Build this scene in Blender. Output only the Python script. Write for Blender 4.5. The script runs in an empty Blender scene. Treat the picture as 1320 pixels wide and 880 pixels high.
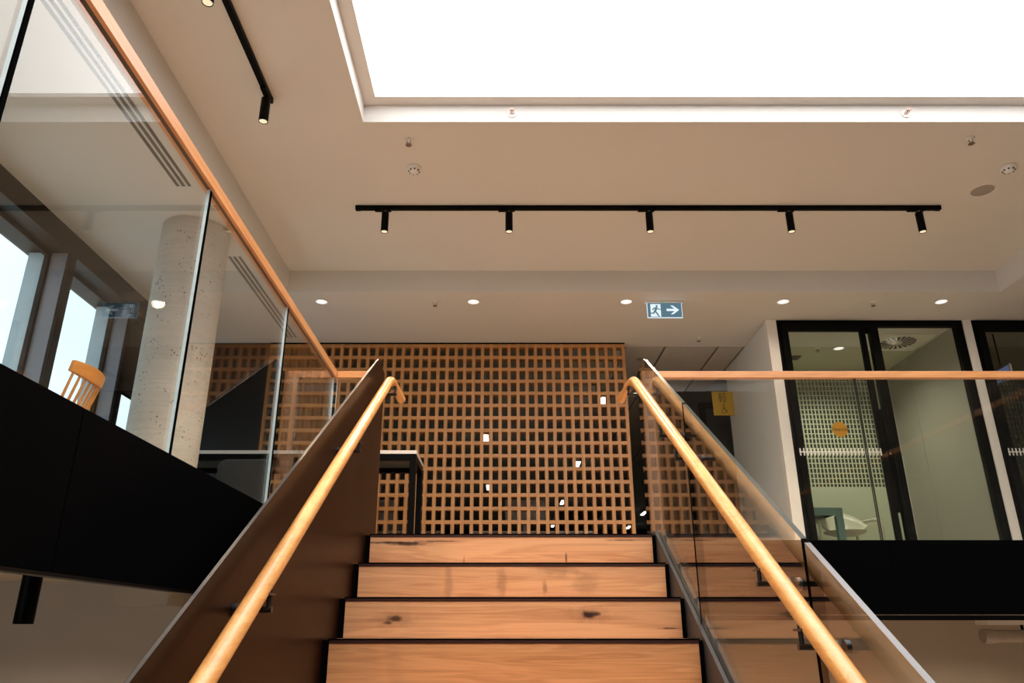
import bpy, bmesh, math, random
from mathutils import Vector, Matrix
PI = math.pi
random.seed(7)
scn = bpy.context.scene
C = scn.collection

# ------------------------------------------------------------------ camera
cam = bpy.data.cameras.new('camera'); camo = bpy.data.objects.new('camera', cam); C.objects.link(camo)
cam.sensor_width = 36; cam.lens = 36 * 980 / 1320; cam.shift_x = 12 / 1320
cam.clip_start = .02; cam.clip_end = 200
camo.location = (0, 0, 0); camo.rotation_euler = (PI / 2 + math.radians(20.9), 0, 0)
scn.camera = camo
# ------------------------------------------------------------------ view / world
scn.view_settings.view_transform = 'Standard'; scn.view_settings.look = 'None'
scn.view_settings.gamma = 1; scn.view_settings.use_curve_mapping = False
scn.view_settings.exposure = 0.0
world = bpy.data.worlds.new('sky'); scn.world = world; world.use_nodes = True
nt = world.node_tree; bg = nt.nodes['Background']
tc = nt.nodes.new('ShaderNodeTexCoord'); nz = nt.nodes.new('ShaderNodeTexNoise'); rp = nt.nodes.new('ShaderNodeValToRGB')
nz.inputs['Scale'].default_value = 2.2; nz.inputs['Detail'].default_value = 4
rp.color_ramp.elements[0].position = .35; rp.color_ramp.elements[0].color = (.60, .82, .95, 1)
rp.color_ramp.elements[1].position = .7; rp.color_ramp.elements[1].color = (.84, .94, .98, 1)
nt.links.new(tc.outputs['Generated'], nz.inputs['Vector']); nt.links.new(nz.outputs['Fac'], rp.inputs['Fac'])
nt.links.new(rp.outputs['Color'], bg.inputs['Color']); bg.inputs['Strength'].default_value = 1.9
SKYLIGHT = 4.6          # radiance of the luminous skylight
SPOT_W, DOWN_W, ROOM_W, LOW_W, OFFICE = 108, 16, 100, 215, 2.2
WARM = (1, .76, .5)

# ------------------------------------------------------------------ materials
M = {}
def new_mat(name):
    m = bpy.data.materials.new(name); m.use_nodes = True; M[name] = m
    return m, m.node_tree, m.node_tree.nodes['Principled BSDF']
def plain(name, col, rough=.5, metal=0, spec=.5, noise=0, nscale=8, bump=0, bscale=200, coat=0, ior=1.5):
    m, t, b = new_mat(name)
    b.inputs['Base Color'].default_value = (*col, 1); b.inputs['Roughness'].default_value = rough
    b.inputs['Metallic'].default_value = metal; b.inputs['IOR'].default_value = ior; b.inputs['Specular IOR Level'].default_value = spec
    b.inputs['Coat Weight'].default_value = coat; b.inputs['Coat Roughness'].default_value = .15
    tcn = t.nodes.new('ShaderNodeTexCoord')
    if noise:
        n = t.nodes.new('ShaderNodeTexNoise'); n.inputs['Scale'].default_value = nscale; n.inputs['Detail'].default_value = 5
        r = t.nodes.new('ShaderNodeValToRGB')
        r.color_ramp.elements[0].position = .3; r.color_ramp.elements[1].position = .7
        r.color_ramp.elements[0].color = (*[c * (1 - noise) for c in col], 1)
        r.color_ramp.elements[1].color = (*[min(1, c * (1 + noise)) for c in col], 1)
        t.links.new(tcn.outputs['Object'], n.inputs['Vector']); t.links.new(n.outputs['Fac'], r.inputs['Fac'])
        t.links.new(r.outputs['Color'], b.inputs['Base Color'])
    if bump:
        n = t.nodes.new('ShaderNodeTexNoise'); n.inputs['Scale'].default_value = bscale
        bp = t.nodes.new('ShaderNodeBump'); bp.inputs['Strength'].default_value = bump; bp.inputs['Distance'].default_value = .002
        t.links.new(tcn.outputs['Object'], n.inputs['Vector']); t.links.new(n.outputs['Fac'], bp.inputs['Height'])
        t.links.new(bp.outputs['Normal'], b.inputs['Normal'])
    return m
def wood(name, light, dark, axis=0, rough=.4, spec=.5, scale=1.0, contrast=1.0, marks=(), coat=0):
    """grain runs along axis; marks = [(x, z, rx, rz, strength)] knots and gum veins in object space"""
    m, t, b = new_mat(name)
    N = t.nodes.new; L = t.links.new
    tcn = N('ShaderNodeTexCoord'); oi = N('ShaderNodeObjectInfo')
    add = N('ShaderNodeVectorMath'); add.operation = 'ADD'
    mul = N('ShaderNodeVectorMath'); mul.operation = 'SCALE'; mul.inputs['Scale'].default_value = 37.0
    cmb = N('ShaderNodeCombineXYZ')
    for k in range(3): L(oi.outputs['Random'], cmb.inputs[k])
    L(cmb.outputs[0], mul.inputs[0]); L(tcn.outputs['Object'], add.inputs[0]); L(mul.outputs[0], add.inputs[1])
    mp = N('ShaderNodeMapping'); s = [14 * scale] * 3; s[axis] = 0.9 * scale; mp.inputs['Scale'].default_value = s
    L(add.outputs[0], mp.inputs['Vector'])
    n1 = N('ShaderNodeTexNoise'); n1.inputs['Scale'].default_value = 1.0; n1.inputs['Detail'].default_value = 3; n1.inputs['Distortion'].default_value = .6
    L(mp.outputs[0], n1.inputs['Vector'])
    # rings out of the noise field
    ml = N('ShaderNodeMath'); ml.operation = 'MULTIPLY'; ml.inputs[1].default_value = 46; L(n1.outputs['Fac'], ml.inputs[0])
    sn = N('ShaderNodeMath'); sn.operation = 'SINE'; L(ml.outputs[0], sn.inputs[0])
    mp2 = N('ShaderNodeMapping'); s2 = [190 * scale] * 3; s2[axis] = 2.5 * scale; mp2.inputs['Scale'].default_value = s2
    L(add.outputs[0], mp2.inputs['Vector'])
    n2 = N('ShaderNodeTexNoise'); n2.inputs['Scale'].default_value = 1.0; n2.inputs['Detail'].default_value = 4; L(mp2.outputs[0], n2.inputs['Vector'])
    a1 = N('ShaderNodeMath'); a1.operation = 'MULTIPLY_ADD'; a1.inputs[1].default_value = .10 * contrast; L(sn.outputs[0], a1.inputs[0]); L(n1.outputs['Fac'], a1.inputs[2])
    a2 = N('ShaderNodeMath'); a2.operation = 'MULTIPLY_ADD'; a2.inputs[1].default_value = .55 * contrast; L(n2.outputs['Fac'], a2.inputs[0]); L(a1.outputs[0], a2.inputs[2])
    r = N('ShaderNodeValToRGB'); r.color_ramp.elements[0].position = .45; r.color_ramp.elements[1].position = .95
    r.color_ramp.elements[0].color = (*dark, 1); r.color_ramp.elements[1].color = (*light, 1)
    L(a2.outputs[0], r.inputs['Fac'])
    col = r.outputs['Color']
    for (kx, kz, rx, rz, st) in marks:
        m3 = N('ShaderNodeMapping'); m3.vector_type = 'POINT'
        m3.inputs['Location'].default_value = (-kx / rx, 0, -kz / rz); m3.inputs['Scale'].default_value = (1 / rx, .001, 1 / rz)
        nn = N('ShaderNodeTexNoise'); nn.inputs['Scale'].default_value = 30
        L(tcn.outputs['Object'], nn.inputs['Vector'])
        L(tcn.outputs['Object'], m3.inputs['Vector'])
        ln = N('ShaderNodeVectorMath'); ln.operation = 'LENGTH'; L(m3.outputs[0], ln.inputs[0])
        ad = N('ShaderNodeMath'); ad.operation = 'MULTIPLY_ADD'; ad.inputs[1].default_value = 1.2; L(nn.outputs['Fac'], ad.inputs[0]); L(ln.outputs['Value'], ad.inputs[2])
        mr = N('ShaderNodeMapRange'); mr.inputs['From Min'].default_value = 1.1; mr.inputs['From Max'].default_value = 1.9
        mr.inputs['To Min'].default_value = st; mr.inputs['To Max'].default_value = 0; L(ad.outputs[0], mr.inputs['Value'])
        mx = N('ShaderNodeMix'); mx.data_type = 'RGBA'; mx.inputs[7].default_value = (.035, .012, .006, 1)
        L(mr.outputs[0], mx.inputs[0]); L(col, mx.inputs[6]); col = mx.outputs[2]
    L(col, b.inputs['Base Color'])
    b.inputs['Roughness'].default_value = rough; b.inputs['Specular IOR Level'].default_value = spec
    b.inputs['Coat Weight'].default_value = coat; b.inputs['Coat Roughness'].default_value = .2
    bp = N('ShaderNodeBump'); bp.inputs['Strength'].default_value = .15; bp.inputs['Distance'].default_value = .001
    L(n2.outputs['Fac'], bp.inputs['Height']); L(bp.outputs['Normal'], b.inputs['Normal'])
    return m
def emit(name, col, s):
    m, t, b = new_mat(name); t.nodes.remove(b)
    e = t.nodes.new('ShaderNodeEmission'); e.inputs['Color'].default_value = (*col, 1); e.inputs['Strength'].default_value = s
    t.links.new(e.outputs[0], t.nodes['Material Output'].inputs['Surface']); return m
def glass(name, tint=(.97, .985, .975), boost=1.0):
    """thin architectural glass: clear body plus a Schlick mirror on each face"""
    m, t, b = new_mat(name); t.nodes.remove(b); N = t.nodes.new; L = t.links.new
    g = N('ShaderNodeNewGeometry'); d = N('ShaderNodeVectorMath'); d.operation = 'DOT_PRODUCT'
    L(g.outputs['Normal'], d.inputs[0]); L(g.outputs['Incoming'], d.inputs[1])
    a = N('ShaderNodeMath'); a.operation = 'ABSOLUTE'; L(d.outputs['Value'], a.inputs[0])
    s = N('ShaderNodeMath'); s.operation = 'SUBTRACT'; s.inputs[0].default_value = 1; L(a.outputs[0], s.inputs[1])
    p = N('ShaderNodeMath'); p.operation = 'POWER'; p.inputs[1].default_value = 5; L(s.outputs[0], p.inputs[0])
    f = N('ShaderNodeMath'); f.operation = 'MULTIPLY_ADD'; f.inputs[1].default_value = .96 * boost; f.inputs[2].default_value = .030; f.use_clamp = True
    L(p.outputs[0], f.inputs[0])
    tr = N('ShaderNodeBsdfTransparent'); tr.inputs['Color'].default_value = (*tint, 1)
    gl = N('ShaderNodeBsdfGlossy'); gl.inputs['Roughness'].default_value = 0.0
    mx = N('ShaderNodeMixShader'); L(f.outputs[0], mx.inputs[0]); L(tr.outputs[0], mx.inputs[1]); L(gl.outputs[0], mx.inputs[2])
    L(mx.outputs[0], t.nodes['Material Output'].inputs['Surface']); return m

plain('white_paint', (.70, .675, .645), .75, noise=.01, nscale=1.5)
plain('soffit_paint', (.66, .645, .62), .8, noise=.01, nscale=1.5)
plain('wall_white', (.80, .76, .70), .6, noise=.015)
plain('wall_grey', (.74, .735, .70), .6, noise=.03, nscale=2)
plain('wall_beige', (.50, .43, .35), .8, noise=.06, nscale=1.2)
plain('wall_dark', (.012, .012, .013), .5)
plain('office_ceiling', (.55, .58, .55), .8)
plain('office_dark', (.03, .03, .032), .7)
plain('tile_white', (.50, .47, .43), .85, noise=.03, nscale=6, bump=.2, bscale=300)
plain('tile_grid', (.10, .09, .085), .6)
plain('black_fascia', (.002, .002, .0022), .45, spec=.05, noise=.15, nscale=1.1, ior=1.2)
plain('black_metal', (.0025, .0025, .0025), .4, spec=.5, ior=1.15)
plain('frame_black', (.004, .004, .0035), .4, ior=1.15)
plain('bracket_black', (.012, .012, .013), .28)
plain('bronze_plate', (.018, .0062, .0026), .33, metal=.0, spec=.5, ior=1.16, noise=.22, nscale=1.6)
plain('plate_edge', (.075, .062, .058), .4, metal=.3)
plain('channel_grey', (.045, .043, .045), .45, spec=.25)
plain('chrome', (.75, .74, .72), .18, metal=1)
plain('seal_black', (.003, .003, .003), .7, spec=0, ior=1.05)
plain('glass_edge', (.72, .86, .92), .12, spec=.8)
plain('glass_edge_dark', (.025, .035, .03), .3, ior=1.25)
plain('glass_edge_lit', (.08, .065, .06), .2, spec=.6)
plain('nosing_dark', (.035, .010, .007), .4)
plain('mullion_bronze', (.010, .0065, .005), .45, ior=1.2)
plain('mullion_grey', (.20, .20, .24), .4)
plain('fin_concrete', (.48, .55, .60), .8, noise=.06, nscale=9)
plain('blind_fabric', (.025, .023, .022), .9)
plain('white_plastic', (.78, .76, .74), .35)
plain('white_trim', (.82, .78, .74), .4)
plain('grey_plastic', (.36, .32, .30), .5)
plain('brass_dark', (.30, .21, .17), .35, metal=.6)
plain('red_bulb', (.55, .10, .06), .2)
plain('table_white', (.72, .68, .66), .35)
plain('fabric_black', (.018, .020, .023), .7, bump=.2)
plain('teal_paint', (.20, .34, .36), .45)
plain('dark_underside', (.05, .055, .05), .6)
plain('chair_cream', (.62, .62, .50), .4)
plain('sign_yellow', (.55, .33, .012), .5)
plain('sign_orange', (.55, .27, .012), .5)
plain('sign_ink', (.05, .03, .01), .6)
plain('room_grey', (.34, .32, .275), .6, noise=.02, nscale=2)
plain('green_white', (.60, .66, .50), .6)
plain('green_ceiling', (.50, .49, .38), .8)
plain('vent_dark', (.035, .03, .026), .7)
plain('galvanised', (.42, .36, .30), .5, metal=.2, noise=.1)
plain('oak_floor', (.46, .37, .29), .5, noise=.15, nscale=2)
emit('skylight_glow', (1, .985, .975), SKYLIGHT)
emit('lens_warm', (1, .80, .50), 1.05)
emit('lens_white', (1, .95, .86), 1.2)
emit('tube_glow', (1, .97, .84), OFFICE * 3)
emit('sign_teal', (.105, .19, .235), 1.0)
emit('sign_white', (.80, .92, 1.0), 1.0)
emit('green_led', (.05, .5, .15), 1.0)
emit('tablet_screen', (.075, .095, .20), 1.0)
glass('clear_glass', boost=1.4)
glass('door_glass', (.92, .93, .88))
wood('wood_riser', (.66, .34, .15), (.44, .195, .075), 0, .42, scale=1.3)
wood('wood_riser_knots', (.72, .40, .20), (.48, .225, .10), 0, .42, scale=.9,
     marks=[(-.53, -.01, .09, .03, .22), (.345, .012, .09, .032, .25), (-.525, -.005, .035, .012, .9), (-.555, -.022, .02, .007, .8), (.335, .012, .028, .016, 1), (.375, .015, .02, .01, .9), (.70, -.045, .05, .004, .8)])
wood('wood_riser_vein', (.72, .40, .20), (.50, .235, .105), 0, .42, scale=1.0,
     marks=[(-.62, .040, .16, .006, .95), (-.55, .033, .09, .009, .9), (-.40, .047, .12, .004, .7), (.29, -.045, .006, .03, .8), (-.25, -.055, .004, .03, .5), (.60, .052, .10, .003, .8)])
wood('wood_riser_smudge', (.72, .40, .20), (.50, .235, .105), 0, .42, scale=1.2,
     marks=[(-.31, -.02, .02, .09, .30), (-.05, -.01, .025, .07, .30), (.22, .055, .10, .03, .28), (.36, -.01, .06, .05, .22), (.16, -.03, .012, .03, .45)])
wood('wood_handrail', (.84, .42, .135), (.64, .27, .07), 1, .30, scale=1.6, contrast=.7, coat=.3)
wood('wood_rail_x', (.70, .32, .125), (.52, .21, .07), 0, .38, scale=1.2)
wood('wood_rail_y', (.70, .31, .11), (.52, .20, .06), 1, .38, scale=1.2)
wood('wood_post', (.62, .36, .23), (.46, .24, .14), 2, .4, scale=1.2)
wood('wood_lattice_v', (.60, .295, .105), (.39, .178, .055), 2, .42, scale=2)
wood('wood_lattice_h', (.60, .295, .105), (.39, .178, .055), 0, .42, scale=2)
wood('wood_chair', (.62, .27, .06), (.44, .17, .035), 1, .35, scale=2, contrast=.6)

def concrete():
    m, t, b = new_mat('concrete'); N = t.nodes.new; L = t.links.new
    tcn = N('ShaderNodeTexCoord')
    n = N('ShaderNodeTexNoise'); n.inputs['Scale'].default_value = 3; n.inputs['Detail'].default_value = 8; L(tcn.outputs['Object'], n.inputs['Vector'])
    r = N('ShaderNodeValToRGB'); r.color_ramp.elements[0].position = .3; r.color_ramp.elements[1].position = .7
    r.color_ramp.elements[0].color = (.42, .39, .35, 1); r.color_ramp.elements[1].color = (.54, .51, .465, 1)
    L(n.outputs['Fac'], r.inputs['Fac'])
    # spiral tube-form lines
    mp = N('ShaderNodeMapping'); mp.inputs['Scale'].default_value = (1.0, 1.0, 40); L(tcn.outputs['Object'], mp.inputs['Vector'])
    n3 = N('ShaderNodeTexNoise'); n3.inputs['Scale'].default_value = 1.6; n3.inputs['Detail'].default_value = 6; L(mp.outputs[0], n3.inputs['Vector'])
    r3 = N('ShaderNodeMapRange'); r3.inputs['From Min'].default_value = .35; r3.inputs['From Max'].default_value = .6; r3.inputs['To Min'].default_value = .93; r3.inputs['To Max'].default_value = 1.02
    L(n3.outputs['Fac'], r3.inputs['Value'])
    mx0 = N('ShaderNodeVectorMath'); mx0.operation = 'SCALE'; L(r.outputs['Color'], mx0.inputs[0]); L(r3.outputs[0], mx0.inputs['Scale'])
    # air holes
    v = N('ShaderNodeTexVoronoi'); v.inputs['Scale'].default_value = 38; v.inputs['Randomness'].default_value = 1; L(tcn.outputs['Object'], v.inputs['Vector'])
    n4 = N('ShaderNodeTexNoise'); n4.inputs['Scale'].default_value = 11; L(tcn.outputs['Object'], n4.inputs['Vector'])
    th = N('ShaderNodeMapRange'); th.inputs['From Min'].default_value = .42; th.inputs['From Max'].default_value = .66; th.inputs['To Min'].default_value = .0; th.inputs['To Max'].default_value = .27
    L(n4.outputs['Fac'], th.inputs['Value'])
    lt = N('ShaderNodeMath'); lt.operation = 'LESS_THAN'; L(v.outputs['Distance'], lt.inputs[0]); L(th.outputs[0], lt.inputs[1])
    mx = N('ShaderNodeMix'); mx.data_type = 'RGBA'; L(lt.outputs[0], mx.inputs[0]); L(mx0.outputs[0], mx.inputs[6]); mx.inputs[7].default_value = (.11, .085, .07, 1)
    L(mx.outputs[2], b.inputs['Base Color']); b.inputs['Roughness'].default_value = .75
    bp = N('ShaderNodeBump'); bp.inputs['Strength'].default_value = .3; bp.inputs['Distance'].default_value = .004
    L(n3.outputs['Fac'], bp.inputs['Height']); L(bp.outputs['Normal'], b.inputs['Normal'])
concrete()
def film():
    m, t, b = new_mat('film_print'); N = t.nodes.new; L = t.links.new
    tcn = N('ShaderNodeTexCoord'); sp = N('ShaderNodeSeparateXYZ'); L(tcn.outputs['Object'], sp.inputs[0])
    out = []
    for ax, cell, duty in (('X', .0345, .62), ('Z', .0475, .80)):
        d = N('ShaderNodeMath'); d.operation = 'DIVIDE'; d.inputs[1].default_value = cell; L(sp.outputs[ax], d.inputs[0])
        f = N('ShaderNodeMath'); f.operation = 'FRACT'; L(d.outputs[0], f.inputs[0])
        l = N('ShaderNodeMath'); l.operation = 'LESS_THAN'; l.inputs[1].default_value = duty; L(f.outputs[0], l.inputs[0]); out.append(l)
    mu = N('ShaderNodeMath'); mu.operation = 'MULTIPLY'; L(out[0].outputs[0], mu.inputs[0]); L(out[1].outputs[0], mu.inputs[1])
    m2 = N('ShaderNodeMath'); m2.operation = 'MULTIPLY'; m2.inputs[1].default_value = .80; L(mu.outputs[0], m2.inputs[0])
    tr = N('ShaderNodeBsdfTransparent'); mx = N('ShaderNodeMixShader')
    b.inputs['Base Color'].default_value = (.045, .05, .032, 1); b.inputs['Roughness'].default_value = .6
    L(m2.outputs[0], mx.inputs[0]); L(tr.outputs[0], mx.inputs[1]); L(b.outputs[0], mx.inputs[2])
    L(mx.outputs[0], t.nodes['Material Output'].inputs['Surface'])
film()

# ------------------------------------------------------------------ mesh helpers
class MB:
    def __init__(s): s.v = []; s.f = []; s.m = []
    def add(s, vs, fs, mi=0):
        o = len(s.v); s.v += [tuple(v) for v in vs]
        for f in fs: s.f.append([o + i for i in f]); s.m.append(mi)
        return s
    def box(s, x0, x1, y0, y1, z0, z1, mi=0, edge=None, thin=None):
        vs = [(x, y, z) for z in (z0, z1) for y in (y0, y1) for x in (x0, x1)]
        fs = {'-z': [0, 2, 3, 1], '+z': [4, 5, 7, 6], '-y': [0, 1, 5, 4], '+y': [2, 6, 7, 3], '-x': [0, 4, 6, 2], '+x': [1, 3, 7, 5]}
        o = len(s.v); s.v += vs
        for k, f in fs.items():
            s.f.append([o + i for i in f]); s.m.append(edge if (edge is not None and k[1] != thin) else mi)
        return s
    def bbox(s, cx, cy, cz, sx, sy, sz, mi=0): return s.box(cx - sx / 2, cx + sx / 2, cy - sy / 2, cy + sy / 2, cz - sz / 2, cz + sz / 2, mi)
    def prism(s, poly, axis, a, b, mi=0, side=None, sidefn=None):
        """poly: 2-D outline in the two other axes (in xyz order), extruded from a to b along axis"""
        def mk(p, q):
            if axis == 0: return (q, p[0], p[1])
            if axis == 1: return (p[0], q, p[1])
            return (p[0], p[1], q)
        n = len(poly); o = len(s.v)
        s.v += [mk(p, a) for p in poly] + [mk(p, b) for p in poly]
        s.f.append([o + i for i in range(n)]); s.m.append(mi)
        s.f.append([o + n + i for i in reversed(range(n))]); s.m.append(mi)
        for i in range(n):
            j = (i + 1) % n; s.f.append([o + i, o + n + i, o + n + j, o + j][::-1])
            s.m.append(sidefn(i) if sidefn else (side if side is not None else mi))
        return s
    def tube(s, pts, r, seg=12, mi=0, caps=True):
        pts = [Vector(p) for p in pts]; n = len(pts); rs = r if isinstance(r, (list, tuple)) else [r] * n
        rings = []; up = None
        for i, p in enumerate(pts):
            d = (pts[min(i + 1, n - 1)] - pts[max(i - 1, 0)]).normalized()
            if up is None: up = Vector((0, 0, 1)) if abs(d.z) < .9 else Vector((1, 0, 0))
            a = d.cross(up).normalized(); b2 = a.cross(d).normalized(); up = b2
            k = 1.0
            if 0 < i < n - 1:
                d1 = (pts[i] - pts[i - 1]).normalized(); k = 1 / max(.5, math.cos(d1.angle(d)))
            rings.append([p + (a * math.cos(2 * PI * t / seg) + b2 * math.sin(2 * PI * t / seg)) * rs[i] for t in range(seg)])
        o = len(s.v)
        for rg in rings: s.v += [tuple(v) for v in rg]
        for i in range(n - 1):
            for t in range(seg):
                u = (t + 1) % seg; s.f.append([o + i * seg + t, o + i * seg + u, o + (i + 1) * seg + u, o + (i + 1) * seg + t]); s.m.append(mi)
        if caps:
            s.f.append([o + t for t in reversed(range(seg))]); s.m.append(mi)
            s.f.append([o + (n - 1) * seg + t for t in range(seg)]); s.m.append(mi)
        return s
    def lathe(s, prof, cx, cy, seg=24, mi=0, cz=0):
        """prof: [(r, z)] around a vertical axis"""
        o = len(s.v); n = len(prof)
        for (r, z) in prof:
            for t in range(seg): s.v.append((cx + r * math.cos(2 * PI * t / seg), cy + r * math.sin(2 * PI * t / seg), cz + z))
        for i in range(n - 1):
            for t in range(seg):
                u = (t + 1) % seg; s.f.append([o + i * seg + t, o + i * seg + u, o + (i + 1) * seg + u, o + (i + 1) * seg + t]); s.m.append(mi)
        return s
    def build(s, name, mats, parent=None, bevel=0, smooth=False, recalc=True, base=None, world_off=None):
        me = bpy.data.meshes.new(name)
        off = Vector((0, 0, 0))
        if parent is not None: off = Vector(parent.get('_w', (0, 0, 0)))
        elif base is not None: off = Vector(base)
        me.from_pydata([Vector(v) - off for v in s.v], [], s.f)
        for m in (mats if isinstance(mats, (list, tuple)) else [mats]): me.materials.append(M[m])
        for p, mi in zip(me.polygons, s.m): p.material_index = mi
        if recalc or bevel:
            bm = bmesh.new(); bm.from_mesh(me)
            bmesh.ops.recalc_face_normals(bm, faces=bm.faces)
            if bevel:
                es = [e for e in bm.edges if len(e.link_faces) == 2 and e.calc_face_angle(0) > .6]
                bmesh.ops.bevel(bm, geom=es, offset=bevel, segments=2, affect='EDGES', profile=.5)
            bm.to_mesh(me); bm.free()
        if smooth:
            for p in me.polygons: p.use_smooth = True
            try: me.set_sharp_from_angle(angle=.7)
            except Exception: pass
        o = bpy.data.objects.new(name, me); C.objects.link(o)
        if parent is not None: o.parent = parent; o['_w'] = tuple(off)
        elif base is not None: o.location = base; o['_w'] = tuple(base)
        return o
def tag(o, label=None, cat=None, group=None, kind=None):
    if label: o['label'] = label
    if cat: o['category'] = cat
    if group: o['group'] = group
    if kind: o['kind'] = kind
    return o
def thing(name, loc, label, cat=None, group=None, kind=None):
    o = bpy.data.objects.new(name, None); o.empty_display_size = .05; C.objects.link(o)
    o.location = loc; o['_w'] = tuple(loc); return tag(o, label, cat, group, kind)
def struct(o, label, cat=None): return tag(o, label, cat, kind='structure')
def copy_tree(o, parent=None, loc=None, label=None):
    c = o.copy(); C.objects.link(c); c.parent = parent
    if loc is not None: c.location = loc
    if label: c['label'] = label
    for ch in list(o.children): copy_tree(ch, c)
    return c
def lamp(name, kind, parent, loc, energy, color, rot=(0, 0, 0), **kw):
    l = bpy.data.lights.new(name, kind); l.energy = energy; l.color = color
    for k, v in kw.items(): setattr(l, k, v)
    o = bpy.data.objects.new(name, l); C.objects.link(o); o.parent = parent
    o.location = Vector(loc) - Vector(parent.get('_w', (0, 0, 0))); o.rotation_euler = rot; return o

# ------------------------------------------------------------------ dimensions (camera at origin)
FL, LO, SO, CO = .49, -3.64, 2.95, 3.165        # upper floor, lower floor, soffit, coffer
XL, XRV = -.98, 3.43                             # void edges left / right
T, R, YT = .28, .172, 4.16                       # tread, riser, top nosing

# ------------------------------------------------------------------ structure
b = MB()
b.box(-3.75, XL - .02, -6, 4.48, .31, FL); b.box(-3.75, 9, 4.48, 24, .31, FL)
b.box(-.70, .796, 4.175, 4.48, .31, FL - .002); b.box(XRV + .02, 9, -6, 4.48, .31, FL); b.box(XL - .02, XRV + .02, -6, -3, .31, FL)
struct(b.build('floor', 'oak_floor'), 'upper storey timber floor around the stair opening')
struct(MB().box(-8, 9, -6, 6.8, LO - .2, LO).build('floor', 'oak_floor'), 'lower storey floor far below the stairs')
# ceiling: soffit with coffer and skylight opening
ceil = thing('ceiling', (0, 0, SO), 'cream plastered ceiling with a raised coffer', kind='structure')
b = MB(); cx0, cx1, cy0, cy1 = -2.0, 4.62, -3.2, 6.43
b.box(-3.39, cx0, -6, cy1, SO, 3.45); b.box(cx1, 9, -6, cy1, SO, 3.45); b.box(cx0, cx1, -6, cy0, SO, 3.45); b.box(-3.39, 9, cy1, 7.89, SO, 3.45)
b.build('soffit', 'soffit_paint', ceil)
sx0, sx1, sy0, sy1 = -.928, 3.75, -1.2, 4.20
b = MB()
b.box(cx0, sx0, cy0, cy1, CO, 3.45); b.box(sx1, cx1, cy0, cy1, CO, 3.45); b.box(sx0, sx1, cy0, sy0, CO, 3.45); b.box(sx0, sx1, sy1, cy1, CO, 3.45)
b.build('coffer', 'white_paint', ceil)
b = MB(); w = .085
b.box(sx0, sx0 + w, sy0, sy1, 3.30, 3.33); b.box(sx1 - w, sx1, sy0, sy1, 3.30, 3.33); b.box(sx0 + w, sx1 - w, sy0, sy0 + w, 3.30, 3.33); b.box(sx0 + w, sx1 - w, sy1 - w, sy1, 3.30, 3.33)
b.build('skylight_flange', 'white_paint', ceil)
sk = MB().box(sx0, sx1, sy0, sy1, 3.335, 3.36).build('skylight', 'skylight_glow', base=(0, 0, 3.335))
tag(sk, 'large bright white rectangular skylight panel in the ceiling', kind='structure')
# tile ceiling beyond
tl = thing('ceiling', (0, 7.89, SO), 'dim panel-tiled ceiling beyond the timber screen', kind='structure')
b = MB()
b.box(1.36, 2.68, 7.89, 24, SO + .012, SO + .05)
b.build('tile_backing', 'tile_grid', tl)
for i, (x0, x1) in enumerate(((1.36, 1.80), (1.80, 2.39), (2.39, 2.68))):
    y = 7.89
    while y < 20:
        MB().box(x0 + .012, x1 - .012, y + .012, min(y + 1.188, 20), SO, SO + .014).build('ceiling_tile', 'tile_white', tl); y += 1.2
b = MB(); b.box(-3.39, 1.36, 7.9, 24, SO + .01, SO + .2); b.box(2.68, 9, 9.56, 24, SO + .01, SO + .2)
b.build('office_soffit', 'office_ceiling', tl)
struct(MB().box(-3.75, 9.2, -6.2, 24.2, 3.46, 3.6).build('ceiling', 'office_dark'), 'added slab above the ceilings blocking stray sky light')  # unseen slab added to stop sky light leaking through ceiling gaps
# walls
struct(MB().box(-3.75, 9.2, -6.2, -6, LO, 3.6).build('wall_near', 'wall_white'), 'wall behind the viewpoint')
struct(MB().box(9, 9.2, -6, 24, LO, 3.6).build('wall_right', 'wall_white'), 'far right wall of the hall')
struct(MB().box(-8.2, -8, -6, 5.2, LO, .31).build('wall_left', 'wall_beige'), 'lower storey left wall')
struct(MB().box(-1.2, 9, 6.5, 6.7, LO, .31).box(-1.2, -1.1, 5.2, 6.5, LO, .31).build('wall_back', 'wall_beige'), 'beige lower storey wall seen under the right black fascia')
struct(MB().box(-8, -1.1, 5.0, 5.2, LO, .31).build('wall_back', 'wall_beige'), 'beige lower storey wall seen under the left black fascia')
struct(MB().box(-8, XL - .04, -6, 5.0, .295, .309).box(-1.1, 9, 5.0, 6.5, .295, .309).box(XL - .04, 9, 4.5, 5.0, .295, .309).box(XRV + .05, 9, -6, 4.5, .295, .309).build('ceiling', 'wall_beige'), 'lower storey ceiling under the slab')
struct(MB().box(-8.2, -3.75, -6, 5.2, .31, .4).build('ceiling', 'wall_beige'), 'lower storey roof beyond the window wall')
struct(MB().box(-3.45, -2.51, 7.78, 7.84, FL, SO + .01).build('wall_back', 'wall_dark'), 'black wall panel between the timber screen and the windows')
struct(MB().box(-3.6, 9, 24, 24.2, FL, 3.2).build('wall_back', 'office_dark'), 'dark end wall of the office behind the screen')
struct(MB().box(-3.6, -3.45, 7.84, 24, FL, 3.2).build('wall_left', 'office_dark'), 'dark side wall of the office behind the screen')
b = MB(); b.box(2.20, 9, 9.56, 9.70, FL, SO + .01)
struct(b.build('wall_back', 'office_dark'), 'dark wall at the end of the corridor beside the sign')
tag(MB().box(2.55, 2.62, 9.50, 9.56, FL, 2.70).box(2.62, 3.5, 9.50, 9.56, 2.70, 2.78).box(2.55, 2.62, 9.50, 9.56, 2.70, 2.78).build('trim', 'frame_black'), 'black door frame in the dim corridor', kind='structure')
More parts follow.
